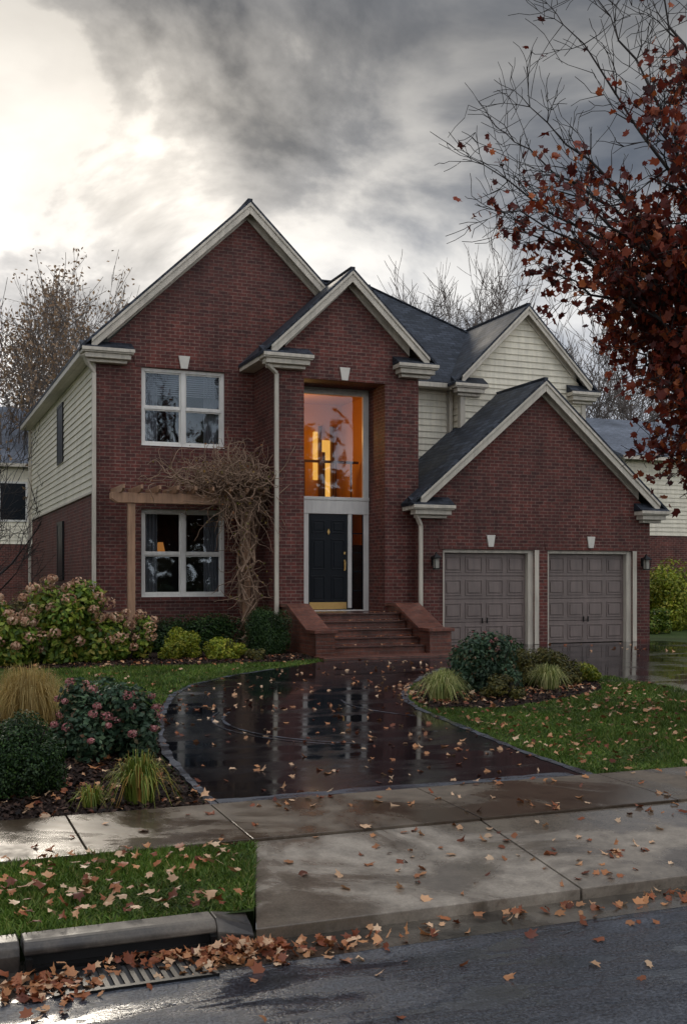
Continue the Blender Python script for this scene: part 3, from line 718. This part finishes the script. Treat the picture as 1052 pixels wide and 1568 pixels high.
# ---------------------------------------------------------------- shrubs
def blobpts(n,w,dp,h,nb,seed,inner=.4):
    R=np.random.default_rng(seed)
    cs=[];rs_=[]
    for i in range(nb):
        a=R.uniform(0,2*math.pi)
        if i<nb*.4: q=R.uniform(.35,.72); zz=R.uniform(.12,.28)
        else: q=math.sqrt(R.uniform(0,1))*.66; zz=R.uniform(.3,.74)*math.sqrt(max(0,1-q*q*.9))
        cs.append((q*math.cos(a)*w/2,q*math.sin(a)*dp/2,zz*h)); rs_.append(R.uniform(.20,.32))
    cs=np.array(cs);rs_=np.array(rs_)
    k=R.integers(0,nb,n); dd=R.normal(size=(n,3)); dd/=np.linalg.norm(dd,axis=1,keepdims=True)
    inn=R.random(n)<inner
    rad=rs_[k]*np.where(inn,R.uniform(.3,.95,n),R.uniform(.9,1.14,n))
    pos=cs[k]+dd*rad[:,None]*np.array([w/1.6,dp/1.6,h])*.9
    low=pos[:,2]<.02; pos[low,2]=R.uniform(.02,.12,low.sum())
    oth=np.zeros(n,bool)
    for j in range(nb):
        e=((pos-cs[j])/(np.array([w/1.6,dp/1.6,h])*.9*rs_[j])); oth|=((e**2).sum(1)<.75)&(k!=j)
    return pos,dd,(~oth)&(~inn)
def shrub(name,x,y,w,h,mat,n=3000,ls=.05,seed=1,nb=16,dp=None,flower=None,nf=0,fs=.1,up=.4):
    R=np.random.default_rng(seed+100); z=g1(y)
    pos,dd,outer=blobpts(n,w,dp or w,h,nb,seed)
    nr=dd+R.normal(size=dd.shape)*.55; nr[:,2]+=up
    V,F=inst(DIA,[(0,1,2,3)],pos,basis(nr),ls*R.uniform(.7,1.35,n))
    mi=np.zeros(len(F)); mats=[mat]
    if flower:
        keep=np.where(outer&(dd[:,2]>-.1)&(pos[:,2]>.22*h))[0]
        keep=R.permutation(keep)
        sel=[]
        for j in keep:
            if all(np.linalg.norm(pos[j]-pos[s_])>fs*.85 for s_ in sel): sel.append(j)
            if len(sel)>=nf: break
        sel=np.array(sel)
        P_=pos[sel]+dd[sel]*fs*.35
        allp=[];alln=[]
        for p in P_:
            m_=60; q=R.normal(size=(m_,3)); q/=np.linalg.norm(q,axis=1,keepdims=True); s_=R.uniform(.7,1.2); allp.append(p+q*fs*s_*np.array([1,1,.75])*.5); alln.append(q)
        allp=np.concatenate(allp);alln=np.concatenate(alln)
        V2,F2=inst(DIA,[(0,1,2,3)],allp,basis(alln+R.normal(size=alln.shape)*.3),np.full(len(allp),fs*.30))
        F=np.concatenate([F,F2+len(V)]);V=np.concatenate([V,V2]); mi=np.concatenate([mi,np.ones(len(F2))]); mats.append(flower)
    segs=[]
    for i in range(14):
        a=R.uniform(0,6.28); q=R.uniform(.1,.33)
        segs.append((np.array([0.05*math.cos(a),.05*math.sin(a),-.02]),np.array([q*w*math.cos(a),q*w*math.sin(a),h*.7]),.012,.004))
    V3,F3=tubes(segs,4); F=np.concatenate([F,F3+len(V)]);V=np.concatenate([V,V3]); mi=np.concatenate([mi,np.full(len(F3),len(mats))]); mats.append('bark')
    o=np_obj(name,V,F,mats,midx=mi); o.location=(x,y,z); return o
def tuft(name,x,y,w,h,mat,n=260,bw=.012,seed=1,droop=.6,base=.12):
    R=np.random.default_rng(seed); V=[];F=[]
    for i in range(n):
        a=R.uniform(0,6.283); lean=R.uniform(.1,1.0); rr=w/2*lean*R.uniform(.8,1.1); hh=h*(1.05-.45*lean*lean)*R.uniform(.75,1.12); b0=R.uniform(0,base)*w
        ca,sa=math.cos(a),math.sin(a); bs_=np.array([ca*b0,sa*b0,0]); rr=max(rr-b0,.02)
        side=np.array([-sa,ca,0])*bw/2; dr=droop*lean*R.uniform(.5,1.3)
        S_=6; i0=len(V)
        for k in range(S_+1):
            t_=k/S_; zz=hh*(math.sin(t_*math.pi/2*(1+dr*.8))/math.sin(min(math.pi/2,math.pi/2*(1+dr*.8))))
            p=bs_+np.array([ca*rr*t_**1.15,sa*rr*t_**1.15,max(zz,.008)]); wd=side*(1-t_*.88)
            V+= [p-wd,p+wd]
        for k in range(S_): F.append((i0+2*k,i0+2*k+1,i0+2*k+3,i0+2*k+2))
    o=np_obj(name,V,F,mat); o.location=(x,y,g1(y)); return o
shrub('boxwood_shrub',.86,9.35,.95,.72,'box',32000,.026,11,26)
shrub('viburnum_shrub',1.80,10.7,1.12,.92,'vib',9500,.062,12,20,flower='berry',nf=46,fs=.09)
tuft('golden_grass',1.32,12.9,1.5,.62,'gold',1500,.008,3,1.4,.2)
tuft('golden_grass',.5,13.3,1.6,.70,'gold',1300,.008,4,1.4,.2)
tuft('daylily_clump',1.74,8.66,.76,.36,'lily',340,.017,5,1.3,.16)
tuft('daylily_clump',1.35,8.60,.45,.18,'lily',100,.015,15,1.2,.16)
shrub('low_bronze_shrub',.1,8.9,.5,.3,'bronze',1500,.04,33,8)
shrub('hydrangea_shrub',2.85,20.1,1.9,1.5,'hyd',9000,.115,14,22,flower='hydf',nf=46,fs=.25)
shrub('hydrangea_shrub',1.75,19.7,1.5,1.15,'hyd',5600,.115,24,16,flower='hydf',nf=34,fs=.24)
shrub('hydrangea_shrub',3.80,20.1,1.2,.98,'hyd',4200,.11,25,14,flower='hydf',nf=26,fs=.21)
shrub('low_hedge',5.4,21.9,2.8,.86,'box',22000,.045,15,40,dp=.9)
shrub('spirea_shrub',4.72,20.0,1.0,.62,'yel',5600,.05,16,14)
shrub('spirea_shrub',5.55,19.7,.95,.50,'yel',4000,.05,17,12)
shrub('spirea_shrub',6.1,19.4,.55,.28,'bronze',1600,.05,37,8)
shrub('boxwood_shrub',6.6,20.4,1.0,1.05,'box',34000,.030,18,34)
shrub('evergreen_shrub',1.9,23.2,1.7,1.45,'bronze',9000,.06,19,16)
shrub('evergreen_shrub',.6,27,2.6,2.4,'box',12000,.09,20,18)
shrub('evergreen_shrub',-1,30,3.2,3.0,'box',12000,.10,40,18)
shrub('viburnum_shrub',7.95,14.1,1.25,1.0,'vib',10000,.065,26,20,flower='berry',nf=10,fs=.06)
shrub('spreading_shrub',9.15,14.7,1.5,.62,'bronze',8500,.05,27,18)
shrub('spreading_shrub',8.6,15.3,1.2,.78,'box',8000,.05,28,16)
shrub('low_bronze_shrub',9.95,14.7,.75,.36,'yel',2500,.05,29,10)
shrub('low_bronze_shrub',7.75,13.3,.75,.34,'bronze',3000,.045,30,10)
tuft('variegated_grass',6.80,13.35,1.1,.36,'varg',520,.014,6,1.3,.16)
tuft('variegated_grass',7.15,13.9,.8,.34,'varg',340,.014,7,1.2,.16)
tuft('variegated_grass',8.85,13.9,.95,.36,'varg',420,.014,8,1.2,.16)
shrub('yellow_shrub',20.6,26.2,3.0,2.1,'yel',10000,.10,31,20)
shrub('yellow_shrub',18.8,24.6,1.6,.9,'hyd',4000,.08,32,12)
# ---------------------------------------------------------------- pergola + vine
PG=empty('pergola')
p=MB()
p.box(4.16,4.30,21.83,21.97,0,3.02); p.box(6.56,6.70,21.83,21.97,0,3.02)
p.obj('posts','wood',PG,bevel=.006)
p=MB()
def bm(y0,y1,xa,xb,z0,z1): p.prism([(xa,z1),(xb,z1),(xb,z0+.08),(xb-.12,z0),(xa+.12,z0),(xa,z0+.08)],y0,y1)
bm(21.78,21.828,3.82,7.0,3.0,3.2); bm(21.972,22.02,3.82,7.0,3.0,3.2)
for i in range(9):
    x=4.0+i*.36
    p.prism([(21.45,3.34),(22.79,3.34),(22.79,3.202),(21.55,3.202),(21.45,3.26)],x-.024,x+.024,'x')
p.obj('beams_and_rafters','wood',PG,bevel=.004)
R=np.random.default_rng(9); segs=[]; vl=[]
def wander(p,d,L,r,n=12,wob=.35,pull=None,lf_=.13):
    for i in range(n):
        d=d+R.normal(size=3)*wob
        if pull is not None: d+= (pull-p)*.25
        d/=np.linalg.norm(d); q=p+d*L/n; segs.append((p,q,r*(1-.6*i/n),r*(1-.6*(i+1)/n))); p=q
        if R.random()<lf_: vl.append(p.copy())
for i in range(11):
    a=R.uniform(0,6.28); pp=np.array([6.63+.1*math.cos(a),21.85+.12*math.sin(a),.0]); tw=R.choice([-1,1])*R.uniform(.3,.9)
    for k in range(16):
        q=np.array([6.63+.17*math.cos(a+k*tw),21.84+.17*math.sin(a+k*tw),k*.205+.2])+R.normal(size=3)*.03
        rr=R.uniform(.018,.032); segs.append((pp,q,rr,rr)); 
        if R.random()<.8: wander(q,R.normal(size=3),R.uniform(.3,1.0),.011,9)
        pp=q
for i in range(440):
    x=6.95-abs(R.normal())*.80
    pl=np.array([min(max(x,5.2),6.6),21.8,3.46+.26*math.exp(-((x-6.3)/.5)**2)])
    wander(np.array([max(x,4.4),R.uniform(21.4,22.4),3.25+R.uniform(0,.3)]),np.array([R.normal(),R.normal()*.5,R.uniform(-.3,.6)]),R.uniform(.6,1.5),R.uniform(.008,.016),11,.42,pl,.10)
for i in range(60): wander(np.array([R.uniform(6.0,7.0),21.68,3.25]),np.array([R.normal()*.4,-.2,-1]),R.uniform(.5,1.5),.009,11,.25)
V,F=tubes(segs,4); vo=np_obj('climbing_vine',V,F,'vine')
vl=np.array(vl); n_=len(vl); V,F=inst(LOB,LOBF,vl+R.normal(size=vl.shape)*.04,basis(R.normal(size=vl.shape)),R.uniform(.04,.09,n_),lasp(n_))
np_obj('vine_leaves',V,F,'vleaf',parent=vo)
# ---------------------------------------------------------------- neighbours
def neighbour(name,x0,x1,y0,y1,ez,rz,split,wins):
    n=empty(name)
    MB().box(x0,x1,y0,y1,-.1,split).obj('brick_base','brick',n)
    m=MB(); m.box(x0,x1,y0,y1,split,ez)
    m.obj('upper_wall','siding',n)
    m=MB(); laps(m,split,ez,K(x0-.02),K(x1),y0); laps(m,split,ez,K(y0),K(y1),x0,'l'); m.obj('lap_siding','siding',n,fix=False)
    m=MB(); ym=(y0+y1)/2; o=.4
    m.prism([(y0-o,ez-.1),(y0-o,ez),(ym,rz),(y1+o,ez),(y1+o,ez-.1),(ym,rz-.1)],x0-o,x1+o,'x'); m.obj('roof','nshingle',n)
    m=MB(); m.prism([(y0,ez),(y1,ez),(ym,rz-.12)],x0,x1,'x'); m.obj('gable_wall','siding',n)
    m=MB(); m.box(x0-o,x1+o,y0-o-.06,y0-o-.01,ez-.14,ez+.0); m.obj('gutter','trim',n)
    m=MB(); gl=MB()
    for a,c,q0,q1 in wins:
        m.box(a-.08,a,y0-.06,y0-.035,q0-.08,q1+.08).box(c,c+.08,y0-.06,y0-.035,q0-.08,q1+.08).box(a,c,y0-.06,y0-.035,q1,q1+.08).box(a,c,y0-.06,y0-.035,q0-.08,q0); gl.box(a,c,y0-.045,y0-.035,q0,q1)
    m.obj('window_frames','wframe',n); gl.obj('window_panes','door',n)
neighbour('neighbour_house',23.4,36,31.8,42,5.75,7.9,3.0,[(28.5,29.9,3.9,5.2)])
neighbour('neighbour_house',-9,6.5,47,57,6.2,9.3,2.9,[(3.7,4.7,3.9,5.4)])
fn=MB()
for i in range(46): fn.box(-6+i*.17,-5.85+i*.17,26.4,26.43,0,1.15)
fn.box(-6,1.8,26.44,26.48,.3,.38).box(-6,1.8,26.44,26.48,.85,.93); fn.obj('wooden_fence','fence')
fn=MB()
for i in range(60): fn.box(16.8+i*.17,16.95+i*.17,29.4,29.43,0,1.3)
fn.box(16.8,27,29.44,29.48,.3,.38).box(16.8,27,29.44,29.48,.95,1.03); fn.obj('wooden_fence','fence')
R=np.random.default_rng(77); N=26000
ang=R.uniform(-1.2,2.2,N); rad=R.uniform(90,130,N); zz=R.uniform(0,1,N)**.8*(6+2.5*np.sin(ang*9)+2*np.sin(ang*23))
pos=np.stack([rad*np.sin(ang),rad*np.cos(ang),zz],1)
V,F=inst(DIA,[(0,1,2,3)],pos,basis(R.normal(size=(N,3))),R.uniform(.8,2.0,N))
np_obj('distant_tree_line',V,F,'bronze')
# trees on the far side of the street (what the windows mirror)
N=16000; x=R.uniform(-60,60,N); y=R.uniform(-42,-30,N); top=11+3.5*np.sin(x*.31)+2.2*np.sin(x*.83+1)+1.2*np.sin(x*2.1)
pos=np.stack([x,y,R.uniform(0,1,N)**.8*top],1)
V,F=inst(DIA,[(0,1,2,3)],pos,basis(R.normal(size=(N,3))),R.uniform(.6,1.4,N))
np_obj('tree_row_across_street',V,F,'bronze')
for i in range(6): bare_tree(-20+i*11+R.uniform(-2,2),-24-R.uniform(0,4),R.uniform(12,16),50+i,dep=4,rmin=.05)
# ---------------------------------------------------------------- grass + leaves
def inpoly(x,y,poly):
    poly=np.array(poly); c=np.zeros(len(x),bool); j=len(poly)-1
    for i in range(len(poly)):
        xi,yi=poly[i];xj,yj=poly[j]
        c^=((yi>y)!=(yj>y))&(x<(xj-xi)*(y-yi)/(yj-yi+1e-12)+xi); j=i
    return c
DRV=DL+DR[::-1]
BEDR=[(6.2,12.5),(7.2,12.4),(8.6,12.9),(9.6,13.6),(10.2,14.6),(10.3,17.55),(9.4,17.35),(8.6,16.75),(7.85,15.9),(7.2,14.95),(6.7,14.15),(6.38,13.4)]
BEDL=[(-8,8.31),(2.2,8.31),(2.3,10.4),(2.7,12.4),(2.9,13.3),(1.8,13.9),(0,14.3),(-8,14.6)]
BEDH=[(-1,19.5),(2.0,18.9),(4.2,18.7),(6.0,18.75),(7.2,19.1),(7.2,22),(-1,25)]
gx=[]
def addg(x0,x1,y0,y1,n,hs):
    x=rng.uniform(x0,x1,n);y=rng.uniform(y0,y1,n)
    k=~(inpoly(x,y,DRV)|inpoly(x,y,BEDR)|inpoly(x,y,BEDL)|inpoly(x,y,BEDH)|((x>10.75)&(y>5)&(y<21))|((y>7.19)&(y<8.31)))
    k&=~((y<7.3)&(x>1.80+(y-5.84)*.33)&(x<6.60-(y-5.84)*.40))
    x=x[k];y=y[k]; gx.append((x,y,np.full(len(x),hs)))
addg(-2.6,2.3,5.87,7.2,48000,.055)
addg(6.0,9.5,5.87,7.2,16000,.055)
addg(5.7,10.8,8.31,15,90000,.05)
addg(-4,7.4,13.2,20,85000,.06)
x=np.concatenate([a[0] for a in gx]);y=np.concatenate([a[1] for a in gx]);hs=np.concatenate([a[2] for a in gx]); N=len(x)
base=np.stack([x,y,gz(y)],1); a=rng.uniform(0,6.283,N); wd=rng.uniform(.003,.006,N)*(1+y/14)
pat=.75+.35*np.sin(x*2.1+np.sin(y*1.7)*1.5)*np.sin(y*2.6+x)
side=np.stack([np.cos(a)*wd,np.sin(a)*wd,np.zeros(N)],1); tip=base+np.stack([rng.normal(size=N)*.028,rng.normal(size=N)*.028,hs*pat*rng.uniform(.5,1.3,N)],1)
V=np.stack([base-side,base+side,tip],1).reshape(-1,3); F=np.arange(3*N).reshape(-1,3)
np_obj('grass',V,F,'grass')
n=26000; x=np.concatenate([rng.uniform(-2,2.9,n),rng.uniform(6.1,10.3,9000),rng.uniform(1,7.2,8000)]); y=np.concatenate([rng.uniform(8.31,14,n),rng.uniform(12.4,17.5,9000),rng.uniform(18.7,20.5,8000)])
k=inpoly(x,y,BEDL)|inpoly(x,y,BEDR)|inpoly(x,y,BEDH); x=x[k];y=y[k];N=len(x)
P_=np.stack([x,y,gz(y)+.012+rng.random(N)*.02],1)
V,F=inst(DIA,[(0,1,2,3)],P_,basis(np.stack([rng.normal(size=N)*.6,rng.normal(size=N)*.6,np.ones(N)],1)),rng.uniform(.025,.07,N))
np_obj('mulch_chips',V,F,'chip')
def scatter(name,regions,smin=.055,smax=.115):
    Ps=[]
    for (x0,x1,y0,y1,n,off,mode) in regions:
        x=rng.uniform(x0,x1,n);y=rng.uniform(y0,y1,n)
        cl=rng.random(n)<.35; m_=cl.sum()
        if m_>4:
            src=rng.integers(0,n,m_); src=src%max(4,n//12); x[cl]=x[src]+rng.normal(size=m_)*.22; y[cl]=y[src]+rng.normal(size=m_)*.22
        k=(x>x0)&(x<x1)&(y>y0)&(y<y1)
        if mode=='drv': k&=inpoly(x,y,DRV)
        elif mode=='lawn': k&=~(inpoly(x,y,DRV))&~((y>7.19)&(y<8.31))
        elif mode=='strip': k&=(x<1.72+(y-5.84)*.33)
        x=x[k];y=y[k]
        if mode=='apron': z=zN+(y-5.7)/1.49*(zF-zN)
        else: z=gz(y)
        Ps.append(np.stack([x,y,z+off],1))
    P_=np.concatenate(Ps); N=len(P_)
    nr=np.stack([rng.normal(size=N)*.35,rng.normal(size=N)*.35,np.ones(N)],1)
    B=basis(nr); sc=rng.uniform(smin,smax,N); P_[:,2]+=sc*.07
    V,F=inst(LOB,LOBF,P_,B,sc,lasp(N)); np_obj(name,V,F,'fall')
scatter('fallen_leaves',[
 (-2.6,2.2,5.87,7.2,460,.055,'strip'),(5.9,10.7,8.31,14,800,.045,'lawn'),(6.4,9,5.87,7.15,90,.05,''),
 (-2,7,14,19,150,.05,'lawn'),(2.2,10.5,8.31,18.6,720,.016,'drv'),(7.5,16,17.8,21,110,.016,''),
 (-3,9,7.22,8.3,140,.035,''),(2.3,6.0,5.75,7.18,110,.004,'apron'),
 (-.5,2.3,8.31,13.5,460,.03,''),(6.2,10.2,12.6,15,240,.03,''),(1,7,18.6,20,200,.03,''),
 (-2,8,2.6,5.5,260,.006,'')])
def drift(cx,cy,sx,sy,n,hh,name='leaf_pile'):
    x=cx+rng.normal(size=n)*sx;y=cy+rng.normal(size=n)*sy
    k=(y<5.68); x=x[k];y=y[k]; N=len(x)
    e=np.exp(-((x-cx)/sx)**2*.5-((y-cy)/sy)**2*.5)
    P_=np.stack([x,y,-.470+hh*e*rng.random(N)],1)
    nr=np.stack([rng.normal(size=N)*.6,rng.normal(size=N)*.6,np.ones(N)],1)
    V,F=inst(LOB,LOBF,P_,basis(nr),rng.uniform(.055,.11,N),lasp(N)); np_obj(name,V,F,'fall')
drift(.62,5.42,.14,.10,110,.05); drift(1.62,5.52,.20,.08,230,.07); drift(1.15,5.62,.3,.03,50,.04); drift(-.3,5.6,.4,.04,40,.03)
drift(2.2,5.45,.25,.08,40,.03); drift(3.8,5.55,.9,.07,60,.02); drift(5.2,5.6,.9,.05,40,.02)
xs_=rng.uniform(7.65,9.55,90); ii=rng.integers(0,5,90); ys_=19.55+.3*ii+rng.uniform(0,.24,90)
P_=np.stack([xs_,ys_,.15*(ii+1)+.045],1); V,F=inst(LOB,LOBF,P_,basis(np.tile([0,0,1.],(90,1))+rng.normal(size=(90,3))*.2),rng.uniform(.05,.10,90),lasp(90)); np_obj('fallen_leaves',V,F,'fall')
# ---------------------------------------------------------------- sky, sun
sd=Vector((.15,1.0,.42)).normalized(); el=math.asin(sd.z); az=math.atan2(sd.x,sd.y)
w=bpy.data.worlds.new('World'); S.world=w; w.use_nodes=True; nt=w.node_tree; nt.nodes.clear()
wo=nt.nodes.new('ShaderNodeOutputWorld')
sky=nd(nt,'ShaderNodeTexSky',sky_type='NISHITA',sun_disc=False,sun_elevation=el,sun_rotation=az)
tc=nt.nodes.new('ShaderNodeTexCoord').outputs['Generated']
nrm=nd(nt,'ShaderNodeVectorMath',{0:tc},operation='NORMALIZE').outputs[0]
sx=nd(nt,'ShaderNodeSeparateXYZ',{0:nrm}); z=math_(nt,'MAXIMUM',sx.outputs[2],0.0)
den=math_(nt,'ADD',z,.55)
cx=nd(nt,'ShaderNodeCombineXYZ',{0:math_(nt,'DIVIDE',sx.outputs[0],den),1:math_(nt,'DIVIDE',sx.outputs[1],den),2:math_(nt,'MULTIPLY',z,1.2)}).outputs[0]
n1=noise(nt,cx,3.4,7,.54,.3)
mp=nd(nt,'ShaderNodeMapping',{'Vector':cx,'Location':(3.1,1.7,0)}).outputs[0]
n2=noise(nt,mp,1.6,4,.5,.4)
nn=math_(nt,'ADD',math_(nt,'MULTIPLY',n1,.6),math_(nt,'MULTIPLY',n2,.4))
elv=ramp(nt,z,[(0,.62),(.14,.52),(.24,.36),(.33,.20),(.44,.12),(.6,.25),(1,.85)])
cl=ramp(nt,nn,[(.40,(.30,.38,.50)),(.47,(.58,.68,.86)),(.53,(1.05,1.13,1.28)),(.60,(2.3,2.3,2.3))])
cl=mix(nt,ramp(nt,z,[(.05,.65),(.26,0.0)]),cl,(1,1.04,1.10))
col=mix(nt,1.0,elv,cl,'MULTIPLY')
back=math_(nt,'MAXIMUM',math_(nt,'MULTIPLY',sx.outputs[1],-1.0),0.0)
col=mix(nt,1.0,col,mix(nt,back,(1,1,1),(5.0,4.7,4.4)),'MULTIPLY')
def glow(v,pw,c,lo,mid,hi):
    global col
    d_=nd(nt,'ShaderNodeVectorMath',{0:nrm,1:tuple(Vector(v).normalized())},operation='DOT_PRODUCT').outputs['Value']
    q=math_(nt,'POWER',math_(nt,'MAXIMUM',d_,0.0),pw)
    q=math_(nt,'MULTIPLY',q,ramp(nt,n1,[(.40,lo),(.50,mid),(.60,hi)]))
    col=mix(nt,1.0,col,mix(nt,q,(0,0,0),c),'ADD')
glow((.15,1.0,.37),34.0,(.60,.55,.47),.15,.7,1.9)
glow((.22,1.0,.36),260.0,(.50,.45,.38),.5,.9,1.4)
glow((-.02,1.0,.27),160.0,(.42,.38,.33),.4,.9,1.4)
glow((-.35,1.0,.12),14.0,(.20,.18,.16),.8,1.0,1.2)
skyc=mix(nt,1.0,sky.outputs[0],(.06,.06,.06),'MULTIPLY')
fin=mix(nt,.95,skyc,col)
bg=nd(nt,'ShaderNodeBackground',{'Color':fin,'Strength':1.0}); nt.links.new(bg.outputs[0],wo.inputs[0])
sl=bpy.data.lights.new('sun','SUN'); sl.energy=.8; sl.angle=math.radians(14); sl.color=(1,.90,.76)
so=bpy.data.objects.new('sun',sl); so.rotation_euler=(-sd).to_track_quat('-Z','Y').to_euler(); COL.objects.link(so)
# ---------------------------------------------------------------- camera
cam=bpy.data.cameras.new('camera'); cam.lens=38.46; cam.sensor_width=36; cam.shift_y=.0644; cam.clip_end=2000; cam.clip_start=.1
co=bpy.data.objects.new('camera',cam); co.location=(0,0,1.5); co.rotation_euler=(math.radians(90),0,math.radians(-21.9)); COL.objects.link(co); S.camera=co
S.view_settings.view_transform='Standard'; S.view_settings.look='None'; S.view_settings.exposure=0
print('done')
